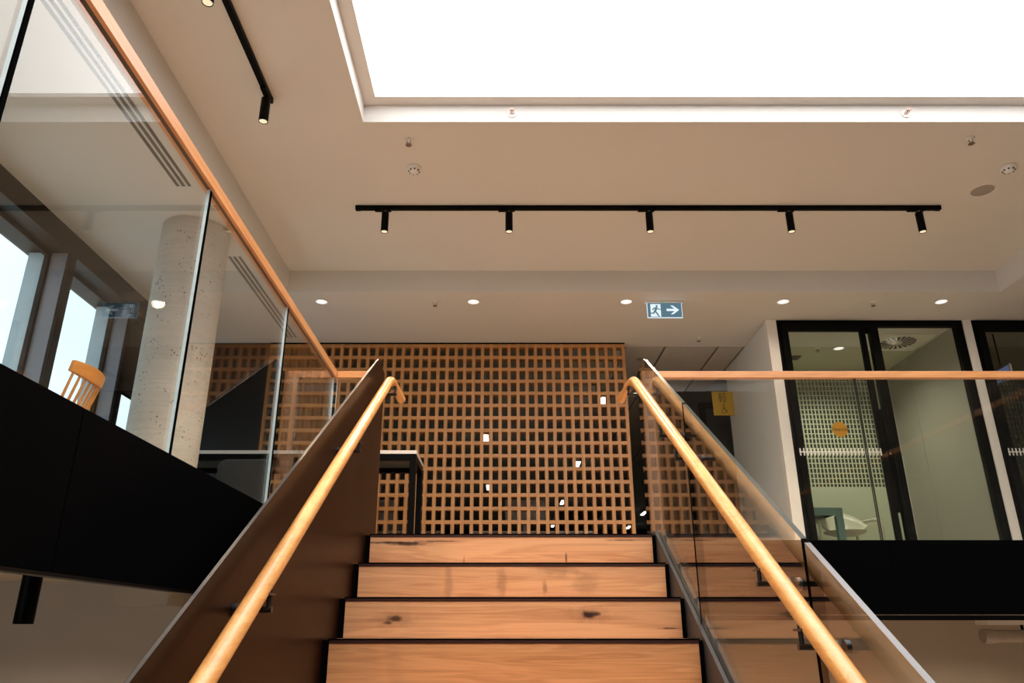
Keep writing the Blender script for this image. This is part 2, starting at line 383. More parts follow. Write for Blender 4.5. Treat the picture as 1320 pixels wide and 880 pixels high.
# grey corridor side wall and the meeting room shell
struct(MB().box(2.68, 2.76, 7.19, 8.68, FL, SO).build('wall_right', 'wall_grey'), 'pale grey corridor wall left of the meeting room')
tag(MB().box(2.663, 2.763, 7.11, 7.19, FL, SO).build('trim', 'wall_white'), 'narrow cream pier left of the first glass door', kind='structure')
tag(MB().box(4.649, 4.733, 7.11, 7.25, FL, SO).build('trim', 'wall_white'), 'narrow cream pier between the two glass doors', kind='structure')
struct(MB().box(6.619, 9, 7.11, 7.25, FL, SO).build('wall_back', 'wall_white'), 'cream wall right of the second glass door')
room = thing('wall_back', (3.7, 8.75, FL), 'pale green back wall of the meeting room', kind='structure')
MB().box(2.76, 4.66, 8.75, 8.80, FL, SO).build('wall_panel', 'green_white', room)
r2 = thing('wall_right', (4.66, 7.9, FL), 'grey partition wall inside the meeting room', kind='structure')
for k in range(3): MB().box(4.65 + .002 * (k % 2), 4.72, 7.25 + .5 * k + .003, 7.25 + .5 * (k + 1), FL, SO).build('wall_panel', 'room_grey', r2)
MB().box(4.56, 4.65, 8.735, 8.75, FL, SO).build('corner_trim', 'wall_white', r2)
struct(MB().box(2.76, 4.65, 7.89, 8.75, SO, SO + .05).build('ceiling', 'green_ceiling'), 'meeting room ceiling')
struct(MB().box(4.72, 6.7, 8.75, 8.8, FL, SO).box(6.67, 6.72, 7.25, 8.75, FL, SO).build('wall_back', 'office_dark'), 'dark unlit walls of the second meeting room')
struct(MB().box(4.72, 6.7, 7.89, 8.75, SO, SO + .05).build('ceiling', 'green_ceiling'), 'unlit ceiling of the second meeting room')
# fascias
fz0 = .09
f1 = thing('trim', (XL, 1, fz0), 'satin black steel fascia along the left balcony edge', kind='structure')
for y0, y1 in ((-6, -2.3), (-2.3, -.3), (-.3, 1.72), (1.72, 3.72), (3.72, 4.48)):
    MB().box(XL - .02, XL, y0 + .002, y1 - .002, .121, FL).build('fascia_panel', 'black_fascia', f1, bevel=.001)
MB().box(XL - .03, XL + .004, -6, 4.48, .112, .120).build('bottom_lip', 'mullion_bronze', f1)
f2 = thing('trim', (2.1, 4.46, fz0), 'satin black steel fascia under the right glass balustrade', kind='structure')
for x0, x1 in ((.875, 2.2), (2.2, XRV)):
    MB().box(x0 + .001, x1 - .001, 4.46, 4.48, fz0, FL).build('fascia_panel', 'black_fascia', f2, bevel=.001)
MB().box(.875, XRV, 4.462, 4.48, fz0 - .030, fz0 - .004).build('bottom_lip', 'black_metal', f2)
f3 = thing('trim', (XRV, 1, fz0), 'black steel fascia along the right balcony edge', kind='structure')
for y0, y1 in ((-6, -2), (-2, 0), (0, 2), (2, 4.46)):
    MB().box(XRV, XRV + .02, y0 + .002, y1 - .002, fz0, FL).build('fascia_panel', 'black_fascia', f3, bevel=.001)
f4 = thing('trim', (-.86, 4.46, fz0), 'short black fascia between balcony and stair plate', kind='structure')
MB().box(XL, -.756, 4.46, 4.48, fz0, FL).build('fascia_panel', 'black_fascia', f4)
f5 = thing('trim', (.8, 4.46, fz0), 'short black fascia beside the stair glass', kind='structure')
MB().box(.80, .872, 4.47, 4.48, fz0, FL).build('fascia_panel', 'black_fascia', f5)

# ------------------------------------------------------------------ left window wall
wl = thing('wall_left', (-3.45, 1, FL), 'window wall on the upper left with a dark bronze head beam', kind='structure')
MB().box(-3.75, -3.39, -6, 7.84, 2.775, SO + .3).build('head_beam', 'mullion_bronze', wl)
MB().box(-3.75, -3.40, -6, 7.84, FL, FL + .06).build('sill', 'mullion_bronze', wl)
MB().box(-3.75, -3.39, 6.48, 7.84, 2.94, SO + .3).build('end_beam', 'mullion_bronze', wl)
k = 0; py = 5.33
pys = [5.33 + 1.06 * i for i in range(-10, 3)]
for i, p in enumerate(pys):
    p1 = min(p + .09, 7.78)
    MB().box(-3.54, -3.388, p, p1, FL, 2.775).build('mullion', ['mullion_bronze'], wl)
    MB().box(-3.535, -3.41, p - .006, p, FL + .06, 2.775).build('mullion_lining', 'mullion_grey', wl)
    MB().box(-3.71, -3.575, p - .012, p1, FL, 2.775).build('concrete_fin', 'fin_concrete', wl)
for i in range(len(pys) - 1):
    a, c = pys[i] + .09, pys[i + 1]
    if c < 2: continue
    k += 1
    wdw = thing('window_%d' % k, (-3.55, (a + c) / 2, FL + .06), 'tall window bay between deep bronze mullions, open sky behind', kind='structure')
    fr = MB(); fr.box(-3.575, -3.54, a, a + .03, FL + .06, 2.775); fr.box(-3.575, -3.54, c - .03, c, FL + .06, 2.775); fr.box(-3.575, -3.54, a + .03, c - .03, FL + .06, FL + .10); fr.box(-3.575, -3.54, a + .03, c - .03, 2.74, 2.775)
    fr.build('window_frame', 'mullion_bronze', wdw)
    MB().box(-3.562, -3.554, a + .03, c - .03, FL + .10, 2.74).build('pane', 'clear_glass', wdw)
bl = thing('roller_blind', (-3.47, 6.95, 2.03), 'dark roller blind half lowered in the window behind the column', 'blind')
MB().box(-3.47, -3.465, 6.50, 7.42, 2.03, 2.72).build('blind_fabric', 'blind_fabric', bl)
MB().tube([(-3.467, 6.50, 2.03), (-3.467, 7.42, 2.03)], .012, 8).build('bottom_bar', 'black_metal', bl)
MB().tube([(-3.467, 6.50, 2.745), (-3.467, 7.42, 2.745)], .028, 12).build('roller', 'black_metal', bl)

# concrete column
b = MB(); b.lathe([(.0, FL), (.25, FL), (.25, SO - .002), (0, SO - .002)], -2.41, 5.29, 64)
tag(b.build('concrete_column', 'concrete', base=(-2.41, 5.29, FL), smooth=True), 'round pitted concrete column behind the left glass balustrade', 'column')

# ------------------------------------------------------------------ staircase
st = thing('staircase', (.05, 2.6, -1.58), 'timber staircase with black recessed joints climbing to the landing', 'staircase')
rx0, rx1 = -.705, .796
rm = {0: 'wood_riser_vein', 1: 'wood_riser_smudge', 2: 'wood_riser_knots'}
for i in range(12):
    y = YT - T * i; zt = FL - R * i; zb = FL - R * (i + 1)
    rb = MB().box(rx0, rx1, y, y + .03, zb + .001, zt - .018)
    # board has its own origin so its marks sit in board space
    ctr = Vector(((rx0 + rx1) / 2, y, (zb + zt) / 2)); rb.v = [tuple(Vector(v) - ctr) for v in rb.v]
    o = rb.build('riser', rm.get(i, 'wood_riser'), bevel=.0012); o.parent = st; o.location = ctr - Vector(st['_w'])
    if i == 2: o['label'] = 'riser board with two dark knots'
    if i == 0: o['label'] = 'topmost riser board with a dark gum vein'
    if i == 1: o['label'] = 'riser board with brown smudges'
    if i > 0:
        tb = MB().box(rx0, rx1, y + .004, y + T - .004, zt - .03, zt)
        tb.build('tread', 'wood_riser', st)
    MB().box(rx0 - .004, rx1 + .004, y - .002, y + .006, zt - .006, zt + .001 if i else zt).build('nosing_strip', 'seal_black', st)
    MB().box(rx0, rx1, y - .003, y + .004, zt - .0175, zt - .0065).build('nosing_edge', 'nosing_dark', st)
zn = lambda y: FL - (YT - y) * (R / T)
for xa, xb in ((-.7335, -.7065), (.7975, .8165)):
    for i in range(12):
        MB().box(xa, xb, YT - T * i + .012, YT - T * i + T + (.012 if i else .02), FL - R * (i + 1) - .02, FL - R * i - .006).build('shadow_gap_fill', 'seal_black', st)  # black boxes stand in for the shadow gap beside each step
MB().box(-.73, .84, -1.1, .81, -1.78, -1.574).build('half_landing', 'wood_riser', st)
for i in range(12):
    y = -1.1 - T * i; z = -1.574 - R * i
    MB().box(rx0, rx1, y, y + .03, z - R, z).box(rx0, rx1, y - T, y, z - R - .03, z - R).build('riser' if i % 2 == 0 else 'tread', 'wood_riser', st)

# left steel balustrade plate
sl = R / T
zt_ = lambda y: 1.51 - (4.25 - y) * sl
pl = thing('steel_balustrade', (-.743, 2.6, -1.6), 'dark bronze steel plate balustrade on the left of the stairs', 'balustrade')
poly = [(4.50, fz0), (4.50, 1.505), (4.25, 1.51), (.95, zt_(.95)), (-1.1, zt_(.95)), (-1.1, -1.9), (.95, -1.9), (4.16, fz0)]
pm = MB().prism(poly, 0, -.748, -.735, 0, sidefn=lambda i: 1); pm.m[0] = 2
pm.build('plate', ['bronze_plate', 'plate_edge', 'black_fascia'], pl, bevel=.0015)

# right stair glass balustrade in three panels with a shoe channel
gx0, gx1 = .8365, .8535
gb = thing('glass_balustrade', (.845, 2.6, -1.6), 'frameless sloping glass balustrade on the right of the stairs', 'balustrade')
def gpanel(y0, y1, top, em):
    p = [(y0, zn(y0) - .10), (y1, zn(y1) - .10)]
    if y1 > 4.3: p = [(y0, zn(y0) - .10), (4.25, zn(4.25) - .10), (y1, FL - .05)]
    p2 = p + [(y1, top(y1))] + ([(4.25, 1.51)] if y1 > 4.25 else []) + [(y0, top(y0))]
    nb = len(p)
    def fn(i):
        # bottom run, far end, top run, near end
        if i < nb - 1: return 1
        if i == nb - 1: return 1
        if i == len(p2) - 1: return 1
        return 2
    MB().prism(p2, 0, gx0, gx1, 0, sidefn=fn).build('glass_panel', ['clear_glass', 'seal_black', em], gb)
top = lambda y: 1.505 if y > 4.26 else zt_(y)
for y0, y1 in ((3.421, 4.50), (2.191, 3.399), (.955, 2.169)): gpanel(y0, y1, top, 'glass_edge_lit' if y1 < 2.2 else 'glass_edge_dark')  # brighter ceiling reflection on the lowest top edge is put into its colour
for yj in (3.41, 2.18):
    MB().prism([(yj - .010, zn(yj) + .0), (yj + .010, zn(yj) + .0), (yj + .010, zt_(yj + .010)), (yj - .010, zt_(yj - .010))], 0, gx0 + .0005, gx1 - .0005).build('joint_seal', 'seal_black', gb)
for xa, xb in ((.818, .8355), (.8545, .872)):
    p = [(4.20, FL + .02), (4.46, FL + .02), (4.46, fz0), (4.16, fz0), (.81, zn(.81) - .30), (.81, zn(.81) + .035)]
    MB().prism(p, 0, xa, xb).build('shoe_channel', 'channel_grey', gb, bevel=.001)

# round timber handrails
def handrail(x, side, label, ys):
    root = thing('handrail', (x, 2.6, .3), label, 'handrail')
    zr = lambda y: 1.375 - (4.24 - y) * sl
    pts = [(x, .3, zr(.3))]
    y = .3
    while y < 4.15: y += .4; pts.append((x, min(y, 4.19), zr(min(y, 4.19))))
    bend = []
    P0, P1, P2 = Vector((x, 4.20, zr(4.20))), Vector((x, 4.262, 1.388)), Vector((x - side * .004, 4.33, 1.386))
    for t in range(1, 7):
        t = t / 6; bend.append(tuple(P0 * (1 - t) ** 2 + P1 * 2 * t * (1 - t) + P2 * t * t))
    pts += bend + [(x - side * .014, 4.66, 1.383)]
    MB().tube(pts, .0265, 20).build('rail', 'wood_handrail', root, smooth=True)
    wallx = -.735 if side < 0 else gx0
    for yb in ys:
        zb = zr(yb) - .065 if yb < 4.2 else 1.32
        xi = x - side * .020
        br = MB().tube([(xi, yb, zb + .052), (xi, yb, zb - .006)], .0065, 8)
        br.box(min(xi, x) - .008, max(xi, x) + .008, yb - .03, yb + .03, zb + .037, zb + .043)
        br.build('bracket_stem', 'bracket_black', root)
        MB().tube([(x - side * .030, yb, zb), (wallx - side * .002, yb, zb)], .0085, 10).build('bracket_arm', 'bracket_black', root, smooth=True)
        MB().tube([(wallx - side * .012, yb, zb), (wallx - side * .0005, yb, zb)], .018, 16).build('mounting_disc', 'bracket_black', root, smooth=True)
        if side > 0:
            MB().tube([(gx1 + .0005, yb, zb), (gx1 + .014, yb, zb)], .018, 16).build('clamp_disc', 'bracket_black', root, smooth=True)
    return root
handrail(-.660, -1, 'round golden timber handrail on the left steel plate', (1.5, 2.2, 3.33, 4.34))
handrail(.770, 1, 'round golden timber handrail on the right stair glass', (2.05, 2.32, 3.24, 3.515, 4.34))

# ------------------------------------------------------------------ balcony glass balustrades
rz0, rz1 = 1.481, 1.525
def post(x0, x1, parent): MB().box(x0, x1, 4.51, 4.55, FL, rz0).build('end_post', 'wood_post', parent, bevel=.002)
lb = thing('glass_balustrade', (-1.055, 1, FL), 'left balcony glass balustrade with a square timber top rail', 'balustrade')
js = [-1.855, -.80, .255, 1.31, 2.365, 3.42, 4.52]
for a, c in zip(js[:-1], js[1:]):
    MB().box(-1.060, -1.049, a + .010, c - .010, FL - .06, rz0 + .005, 0, edge=1, thin='x').build('glass_panel', ['clear_glass', 'glass_edge'], lb)
for a in js[1:-1]: MB().box(-1.0605, -1.0485, a - .004, a + .0095, FL - .02, rz0).build('joint_seal', 'seal_black', lb)
MB().box(-1.075, -1.062, -1.9, 4.55, rz0, rz1).box(-1.048, -1.035, -1.9, 4.55, rz0, rz1).box(-1.062, -1.048, -1.9, 4.55, rz0 + .012, rz1).build('top_rail', 'wood_rail_y', lb, recalc=True)
MB().box(-1.0645, -1.0455, -1.9, 4.54, rz0 + .001, rz0 + .011).build('rail_channel', 'channel_grey', lb)
ls = thing('glass_balustrade', (-.93, 4.53, FL), 'short glass balustrade between left balcony and stair plate', 'balustrade')
MB().box(-1.034, -.83, 4.5215, 4.5385, FL - .06, rz0 + .005, 0, edge=1, thin='y').build('glass_panel', ['clear_glass', 'glass_edge'], ls)
MB().box(-1.0345, -.76, 4.51, 4.55, rz0, rz1).build('top_rail', 'wood_rail_x', ls, bevel=.002)
post(-.826, -.761, ls)
rbz = thing('glass_balustrade', (2.2, 4.53, FL), 'long glass balustrade with timber rail facing the doors on the right', 'balustrade')
MB().box(.936, 2.195, 4.5215, 4.5385, FL - .06, rz0 + .005, 0, edge=1, thin='y').build('glass_panel', ['clear_glass', 'glass_edge_dark'], rbz)
MB().box(2.205, 3.47, 4.5215, 4.5385, FL - .06, rz0 + .005, 0, edge=1, thin='y').build('glass_panel', ['clear_glass', 'glass_edge_dark'], rbz)
MB().box(.865, 3.52, 4.51, 4.55, rz0, rz1).build('top_rail', 'wood_rail_x', rbz, bevel=.002)
post(.866, .931, rbz)
ry = thing('glass_balustrade', (3.5, 1, FL), 'right balcony glass balustrade just outside the picture, seen mirrored in glass', 'balustrade')
for a, c in ((-1.9, .2), (.2, 2.3), (2.3, 4.50)):
    MB().box(3.4915, 3.5085, a + .005, c - .005, FL - .06, rz0 + .005, 0, edge=1, thin='x').build('glass_panel', ['clear_glass', 'glass_edge_dark'], ry)
MB().box(3.48, 3.52, -1.9, 4.509, rz0, rz1).build('top_rail', 'wood_rail_y', ry, bevel=.002)

# ------------------------------------------------------------------ timber lattice screen
ls_ = thing('lattice_screen', (-.6, 7.8, FL), 'tall timber lattice screen of square-edged slats across the landing', 'screen')
SX0, SX1, SY, cw, chh = -2.51, 1.31, 7.75, .0955, .1345
nx = 40; dx = (SX1 - SX0) / nx; ztop = 2.928
vm = None
for i in range(nx + 1):
    x = SX0 + dx * i
    if vm is None:
        o = MB().box(-.0175, .0175, -.001, .099, FL - FL, ztop - FL).build('vertical_slat', 'wood_lattice_v', bevel=.0008); vm = o.data
        o.parent = ls_
    else:
        o = bpy.data.objects.new('vertical_slat', vm); C.objects.link(o); o.parent = ls_
    o.location = (x - ls_['_w'][0], SY - ls_['_w'][1], 0)
hm = None; zz = ztop - .018
while zz > FL:
    if hm is None:
        o = MB().box(SX0 + .6, SX1 + .6, .003, .095, -.018, .018).build('horizontal_slat', 'wood_lattice_h'); hm = o.data; o.parent = ls_
    else:
        o = bpy.data.objects.new('horizontal_slat', hm); C.objects.link(o); o.parent = ls_
    o.location = (0, SY - ls_['_w'][1], zz - FL); zz -= chh
MB().box(SX0 - .02, SX1 + .02, SY + .01, SY + .10, ztop + .001, SO).build('head_channel', 'black_metal', ls_)

# ------------------------------------------------------------------ ceiling tracks with spotlights
def track(name, a, c, label):
    t = thing('lighting_track', ((a[0] + c[0]) / 2, (a[1] + c[1]) / 2, CO - .035), label, 'track light')
    w = .018
    if abs(a[0] - c[0]) > abs(a[1] - c[1]): MB().box(a[0], c[0], a[1] - w, a[1] + w, CO - .033, CO - .001).build('track_bar', 'black_metal', t, bevel=.001)
    else: MB().box(a[0] - w, a[0] + w, a[1], c[1], CO - .033, CO - .001).build('track_bar', 'black_metal', t, bevel=.001)
    for e in (a, c): MB().bbox(e[0], e[1], CO - .018, .038, .038, .036).build('end_cap', 'black_metal', t, bevel=.002)
    return t
TY = 5.27
track('t', (-1.15, TY), (3.46, TY), 'long black lighting track running across the ceiling')
track('t', (-1.475, -1.0), (-1.475, 3.95), 'black lighting track running toward the viewer on the upper left')
def spotlight(loc, label, along_x=True):
    t = thing('spotlight', loc, label, 'spotlight', 'black cylinder spotlights on the ceiling tracks')
    x, y, z = loc   # z = underside of track
    if along_x: MB().box(x - .085, x + .045, y - .016, y + .016, z - .012, z - .001).build('adapter', 'black_metal', t, bevel=.001)
    else: MB().box(x - .016, x + .016, y - .085, y + .045, z - .012, z - .001).build('adapter', 'black_metal', t, bevel=.001)
    MB().tube([(x, y, z - .012), (x, y, z - .026)], .013, 16).build('stem', 'chrome', t, smooth=True)
    b = MB(); b.lathe([(0, -.026), (.026, -.026), (.029, -.030), (.029, -.196), (.026, -.198), (.024, -.186), (0, -.186)], x, y, 24, 0, z)
    b.build('housing', 'black_metal', t, smooth=True)
    b = MB(); b.lathe([(0, -.1925), (.0245, -.1935), (.0245, -.188), (0, -.188)], x, y, 24, 0, z); b.build('lens', 'lens_warm', t)
    lamp('spot_lamp', 'SPOT', t, (x, y, z - .203), SPOT_W, WARM, spot_size=math.radians(125), spot_blend=.8, shadow_soft_size=.025)
    return t
zt0 = CO - .034
xs = [-.93, .05, 1.16, 2.27, 3.30]
names = ['leftmost black spotlight on the long ceiling track', 'second black spotlight from the left on the long ceiling track', 'middle black spotlight on the long ceiling track',
         'second black spotlight from the right on the long ceiling track', 'rightmost black spotlight on the long ceiling track']
s0 = spotlight((xs[0], TY, zt0), names[0])
for x, nm in zip(xs[1:], names[1:]): copy_tree(s0, None, (x, TY, zt0), nm)
s1 = spotlight((-1.475, 3.89, zt0), 'black spotlight at the far end of the upper left track', False)
copy_tree(s1, None, (-1.475, 2.945, zt0), 'black spotlight cut off by the top edge on the upper left track')
copy_tree(s1, None, (-1.475, 1.2, zt0), 'black spotlight on the upper left track above the frame')

# ------------------------------------------------------------------ ceiling fittings
def downlight(loc, label, group, w, col=(1, .82, .62)):
    t = thing('downlight', loc, label, 'downlight', group); x, y, z = loc
    b = MB(); b.lathe([(.055, -.001), (.066, -.002), (.068, -.006), (.062, -.009), (.052, -.007), (.050, .0)], x, y, 32, 0, z); b.build('trim_ring', 'white_trim', t, smooth=True)
    b = MB(); b.lathe([(0, -.003), (.051, -.0035)], x, y, 32, 0, z); b.build('diffuser', 'lens_white', t)
    lamp('down_lamp', 'SPOT', t, (x, y, z - .02), w, col, spot_size=math.radians(150), spot_blend=1, shadow_soft_size=.05)
    return t
dl = ['leftmost', 'second from the left', 'middle', 'second from the right', 'rightmost']
d0 = downlight((-1.73, 6.65, SO), 'leftmost recessed downlight in the far soffit', 'recessed downlights in the far soffit', DOWN_W)
for x, nm in zip((-.28, 1.18, 2.68, 4.19), dl[1:]): copy_tree(d0, None, (x, 6.65, SO), nm + ' recessed downlight in the far soffit')
rmd = downlight((3.74, 7.93, SO), 'downlight in the meeting room ceiling behind the first glass door', 'meeting room downlights', ROOM_W, (1, .93, .80))
copy_tree(d0, None, (5.6, 4.8, SO), 'recessed downlight over the right balcony far end, outside the picture')
copy_tree(d0, None, (5.6, 2.0, SO), 'recessed downlight over the right balcony near end, outside the picture')
lw0 = downlight((-2.6, 3.7, .294), 'added fill downlight for the lower storey, unseen above the left fascia', 'added unseen fill lights of the lower storey', LOW_W)  # unseen lamps added to brighten the beige lower walls
for x, y, nm in ((-2.4, 1.6, 'near left'), (1.4, 5.1, 'middle'), (3.4, 5.1, 'right'), (5.6, 4.8, 'far right'), (5.6, 1.5, 'near right')):
    copy_tree(lw0, None, (x, y, .294), 'added fill downlight for the lower storey, unseen above the fascias, ' + nm)

def sprinkler(loc, label):
    t = thing('sprinkler', loc, label, 'sprinkler', 'ceiling sprinkler heads'); x, y, z = loc
    b = MB(); b.lathe([(0, -.001), (.030, -.001), (.026, -.007), (.010, -.010), (.008, -.026), (0, -.026)], x, y, 20, 0, z); b.build('escutcheon', 'white_trim', t, smooth=True)
    MB().tube([(x - .012, y, z - .012), (x - .014, y, z - .028), (x, y, z - .042)], .0025, 6).tube([(x + .012, y, z - .012), (x + .014, y, z - .028), (x, y, z - .042)], .0025, 6).build('frame_arms', 'brass_dark', t)
    b = MB(); b.lathe([(0, -.042), (.022, -.043), (.022, -.045), (0, -.046)], x, y, 12, 0, z); b.build('deflector', 'brass_dark', t)
    return t
sp0 = sprinkler((-.646, 4.396, CO), 'sprinkler head on the ceiling above the left smoke detector')
copy_tree(sp0, None, (3.21, 4.38, CO), 'sprinkler head on the ceiling near the right smoke detector')
copy_tree(sp0, None, (-.645, 6.66, SO), 'sprinkler head between the two left downlights')
copy_tree(sp0, None, (3.54, 6.66, SO), 'sprinkler head between the two right downlights')
copy_tree(sp0, None, (2.10, 7.61, SO), 'sprinkler head near the corridor right of the exit sign')
copy_tree(sp0, None, (3.50, 7.93, SO), 'sprinkler head in the meeting room left of its downlight')
def wall_sprinkler(x, label):
    t = thing('sidewall_sprinkler', (x, sy1, 3.228), label, 'sprinkler', 'sidewall sprinklers in the skylight reveal'); z = 3.228; y = sy1
    MB().tube([(x, y - .001, z), (x, y - .007, z)], .030, 20).build('escutcheon', 'white_trim', t)
    MB().tube([(x - .012, y - .007, z), (x - .014, y - .03, z), (x, y - .042, z)], .0025, 6).tube([(x + .012, y - .007, z), (x + .014, y - .03, z), (x, y - .042, z)], .0025, 6).build('frame_arms', 'brass_dark', t)
    MB().tube([(x, y - .008, z), (x, y - .036, z)], .004, 8).build('bulb', 'red_bulb', t)
    MB().box(x - .018, x + .018, y - .048, y - .044, z - .003, z + .016).build('deflector', 'brass_dark', t)
    return t
wall_sprinkler(.062, 'left sidewall sprinkler with red bulb on the skylight reveal')
wall_sprinkler(2.69, 'right sidewall sprinkler with red bulb on the skylight reveal')
def smoke(loc, label):
    t = thing('smoke_detector', loc, label, 'smoke detector', 'round white smoke detectors'); x, y, z = loc
    b = MB(); b.lathe([(0, -.001), (.052, -.001), (.053, -.014), (.049, -.018), (0, -.018)], x, y, 28, 0, z); b.build('base', 'white_plastic', t, smooth=True)
    b = MB(); b.lathe([(.044, -.018), (.044, -.024), (.036, -.036), (.020, -.046), (0, -.048)], x, y, 28, 0, z); b.build('sensor_dome', 'white_plastic', t, smooth=True)
    for k in range(8):
        a = 2 * PI * k / 8 + .2; cxx, cyy = x + .037 * math.cos(a), y + .037 * math.sin(a)
        MB().bbox(cxx, cyy, z - .034, .010, .010, .008).build('vent_slot', 'vent_dark', t)
    return t
smoke((-.645, 4.73, CO), 'left round smoke detector under the sprinkler head')
smoke((3.68, 4.72, CO), 'right round smoke detector near the picture edge')
t = thing('ceiling_speaker', (3.68, 5.035, CO), 'flat round grey speaker grille on the ceiling right side', 'speaker')
b = MB(); b.lathe([(0, -.004), (.082, -.004), (.086, -.001)], 3.68, 5.035, 36, 0, CO); b.build('grille', 'grey_plastic', t)
b = MB(); b.lathe([(.082, -.0045), (.088, -.0045), (.090, -.001)], 3.68, 5.035, 36, 0, CO); b.build('rim', 'white_trim', t)
t = thing('occupancy_sensor', (1.60, 8.30, SO), 'small dim round sensor on the tiled ceiling beyond the screen', 'sensor')
b = MB(); b.lathe([(0, -.016), (.03, -.016), (.044, -.010), (.048, -.001)], 1.60, 8.30, 24, 0, SO); b.build('sensor_body', 'grey_plastic', t, smooth=True)
# linear slot diffusers in the left soffit
for (y0, y1, lab) in ((1.5, 4.64, 'three-slot linear air diffuser ending near the concrete column'), (5.72, 7.6, 'three-slot linear air diffuser running from the column to the screen')):
    t = thing('slot_diffuser', (-2.26, (y0 + y1) / 2, SO), lab, 'air diffuser', 'linear slot diffusers')
    for k in range(3):
        x = -2.30 + .042 * k
        MB().box(x - .0115, x + .0115, y0, y1, SO - .002, SO - .0008).build('slot', 'vent_dark', t)
# swirl diffuser
t = thing('swirl_diffuser', (4.33, 7.75, SO), 'square swirl air diffuser in the meeting room ceiling', 'air diffuser')
MB().box(4.06, 4.60, 7.50, 8.00, SO - .008, SO - .001).build('face_plate', 'white_trim', t, bevel=.002)
for k in range(20):
    a = 2 * PI * k / 20; q = []
    for (r, da) in ((.055, 0), (.19, -.12), (.19, .06), (.055, .10)): q.append((4.30 + r * math.cos(a + da), 7.75 + r * math.sin(a + da)))
    MB().prism(q, 2, SO - .0105, SO - .0085).build('vane_slot', 'vent_dark', t)
t = tag(MB().box(3.18, 3.42, 8.18, 8.32, SO - .006, SO - .001).build('air_grille', 'vent_dark', base=(3.3, 8.25, SO - .006)), 'small dark rectangular air grille in the meeting room ceiling', 'air grille')

# ------------------------------------------------------------------ signs
ex = thing('exit_sign', (1.54, 6.66, 2.787), 'hanging exit sign with running figure and right arrow', 'exit sign')
X0, X1, Z0, Z1, Y0 = 1.380, 1.704, 2.787, 2.935, 6.655
MB().box(X0 - .03, X1 + .03, Y0 - .02, Y0 + .03, 2.935, 2.949).build('housing', 'white_trim', ex, bevel=.002)
MB().box(X0, X1, Y0, Y0 + .008, Z0, Z1).build('panel', 'sign_teal', ex)
MB().box(X0, X1, Y0 - .001, Y0 + .009, Z0 - .006, Z0).box(X0 - .005, X0, Y0 - .001, Y0 + .009, Z0 - .006, Z1).box(X1, X1 + .005, Y0 - .001, Y0 + .009, Z0 - .006, Z1).build('edge_light', 'sign_white', ex)
MB().box(X0 + .028, X0 + .125, Y0 - .0015, Y0 - .0003, Z0 + .006, Z1 - .012).build('doorway_symbol', 'sign_white', ex)
def P2(pts): return [(X0 + .028 + px * .097, Z0 + .006 + pz * .130) for px, pz in pts]
rn = MB()
import math as _m
hx, hz = X0 + .028 + .62 * .097, Z0 + .006 + .83 * .130
rn.prism([(hx + .0105 * _m.cos(a * PI / 6), hz + .0105 * _m.sin(a * PI / 6)) for a in range(12)], 1, Y0 - .003, Y0 - .0018)
for pl_ in ([(.36, .72), (.66, .76), (.66, .62), (.52, .40), (.30, .44), (.42, .60)],      # torso
            [(.36, .72), (.40, .63), (.22, .52), (.14, .58)], [(.60, .70), (.66, .60), (.98, .52), (.96, .60), (.74, .66)],  # arms
            [(.30, .44), (.46, .42), (.34, .22), (.0, .24), (.0, .32), (.26, .32)],          # rear leg
            [(.36, .44), (.54, .42), (.70, .24), (.86, .02), (.74, .0), (.58, .18)]):        # front leg
    rn.prism(P2(pl_), 1, Y0 - .003, Y0 - .0018)
rn.build('running_figure', 'sign_teal', ex)
ax, az = X0 + .245, (Z0 + Z1) / 2 + .002
MB().prism([(ax - .065, az - .012), (ax + .01, az - .012), (ax - .028, az - .045), (ax - .002, az - .045), (ax + .055, az), (ax - .002, az + .045), (ax - .028, az + .045), (ax + .01, az + .012), (ax - .065, az + .012)], 1, Y0 - .0015, Y0 - .0003).build('arrow', 'sign_white', ex)
MB().bbox(1.53, Y0 - .004, Z1 - .002, .02, .004, .005).build('indicator_light', 'green_led', ex)

rs = thing('restroom_sign', (2.56, 8.5, 2.335), 'yellow restroom sign with figures projecting from the corridor wall', 'sign')
MB().box(2.44, 2.679, 8.50, 8.512, 2.335, 2.62).build('sign_panel', 'sign_yellow', rs, bevel=.001)
pg = MB(); yy = 8.498
def seg(*p, w=.003): pg.tube([(a, yy, c) for a, c in p], w, 6)
def ring(cx, cz, r, n=14, w=.003): seg(*[(cx + r * math.cos(2 * PI * k / n), cz + r * math.sin(2 * PI * k / n)) for k in range(n + 1)], w=w)
ring(2.532, 2.592, .011); ring(2.578, 2.592, .011)
seg((2.515, 2.53), (2.518, 2.57), (2.545, 2.57), (2.550, 2.53)); seg((2.526, 2.57), (2.526, 2.49)); seg((2.540, 2.57), (2.540, 2.49))
seg((2.562, 2.53), (2.570, 2.57), (2.586, 2.57), (2.598, 2.53)); seg((2.572, 2.565), (2.560, 2.515), (2.598, 2.515), (2.586, 2.565)); seg((2.573, 2.515), (2.573, 2.485)); seg((2.585, 2.515), (2.585, 2.485))
ring(2.562, 2.453, .010); seg((2.560, 2.44), (2.560, 2.405), (2.585, 2.405), (2.597, 2.375), (2.606, 2.380)); seg((2.560, 2.425), (2.582, 2.425)); ring(2.560, 2.385, .028)
pg.build('pictograms', 'sign_ink', rs)

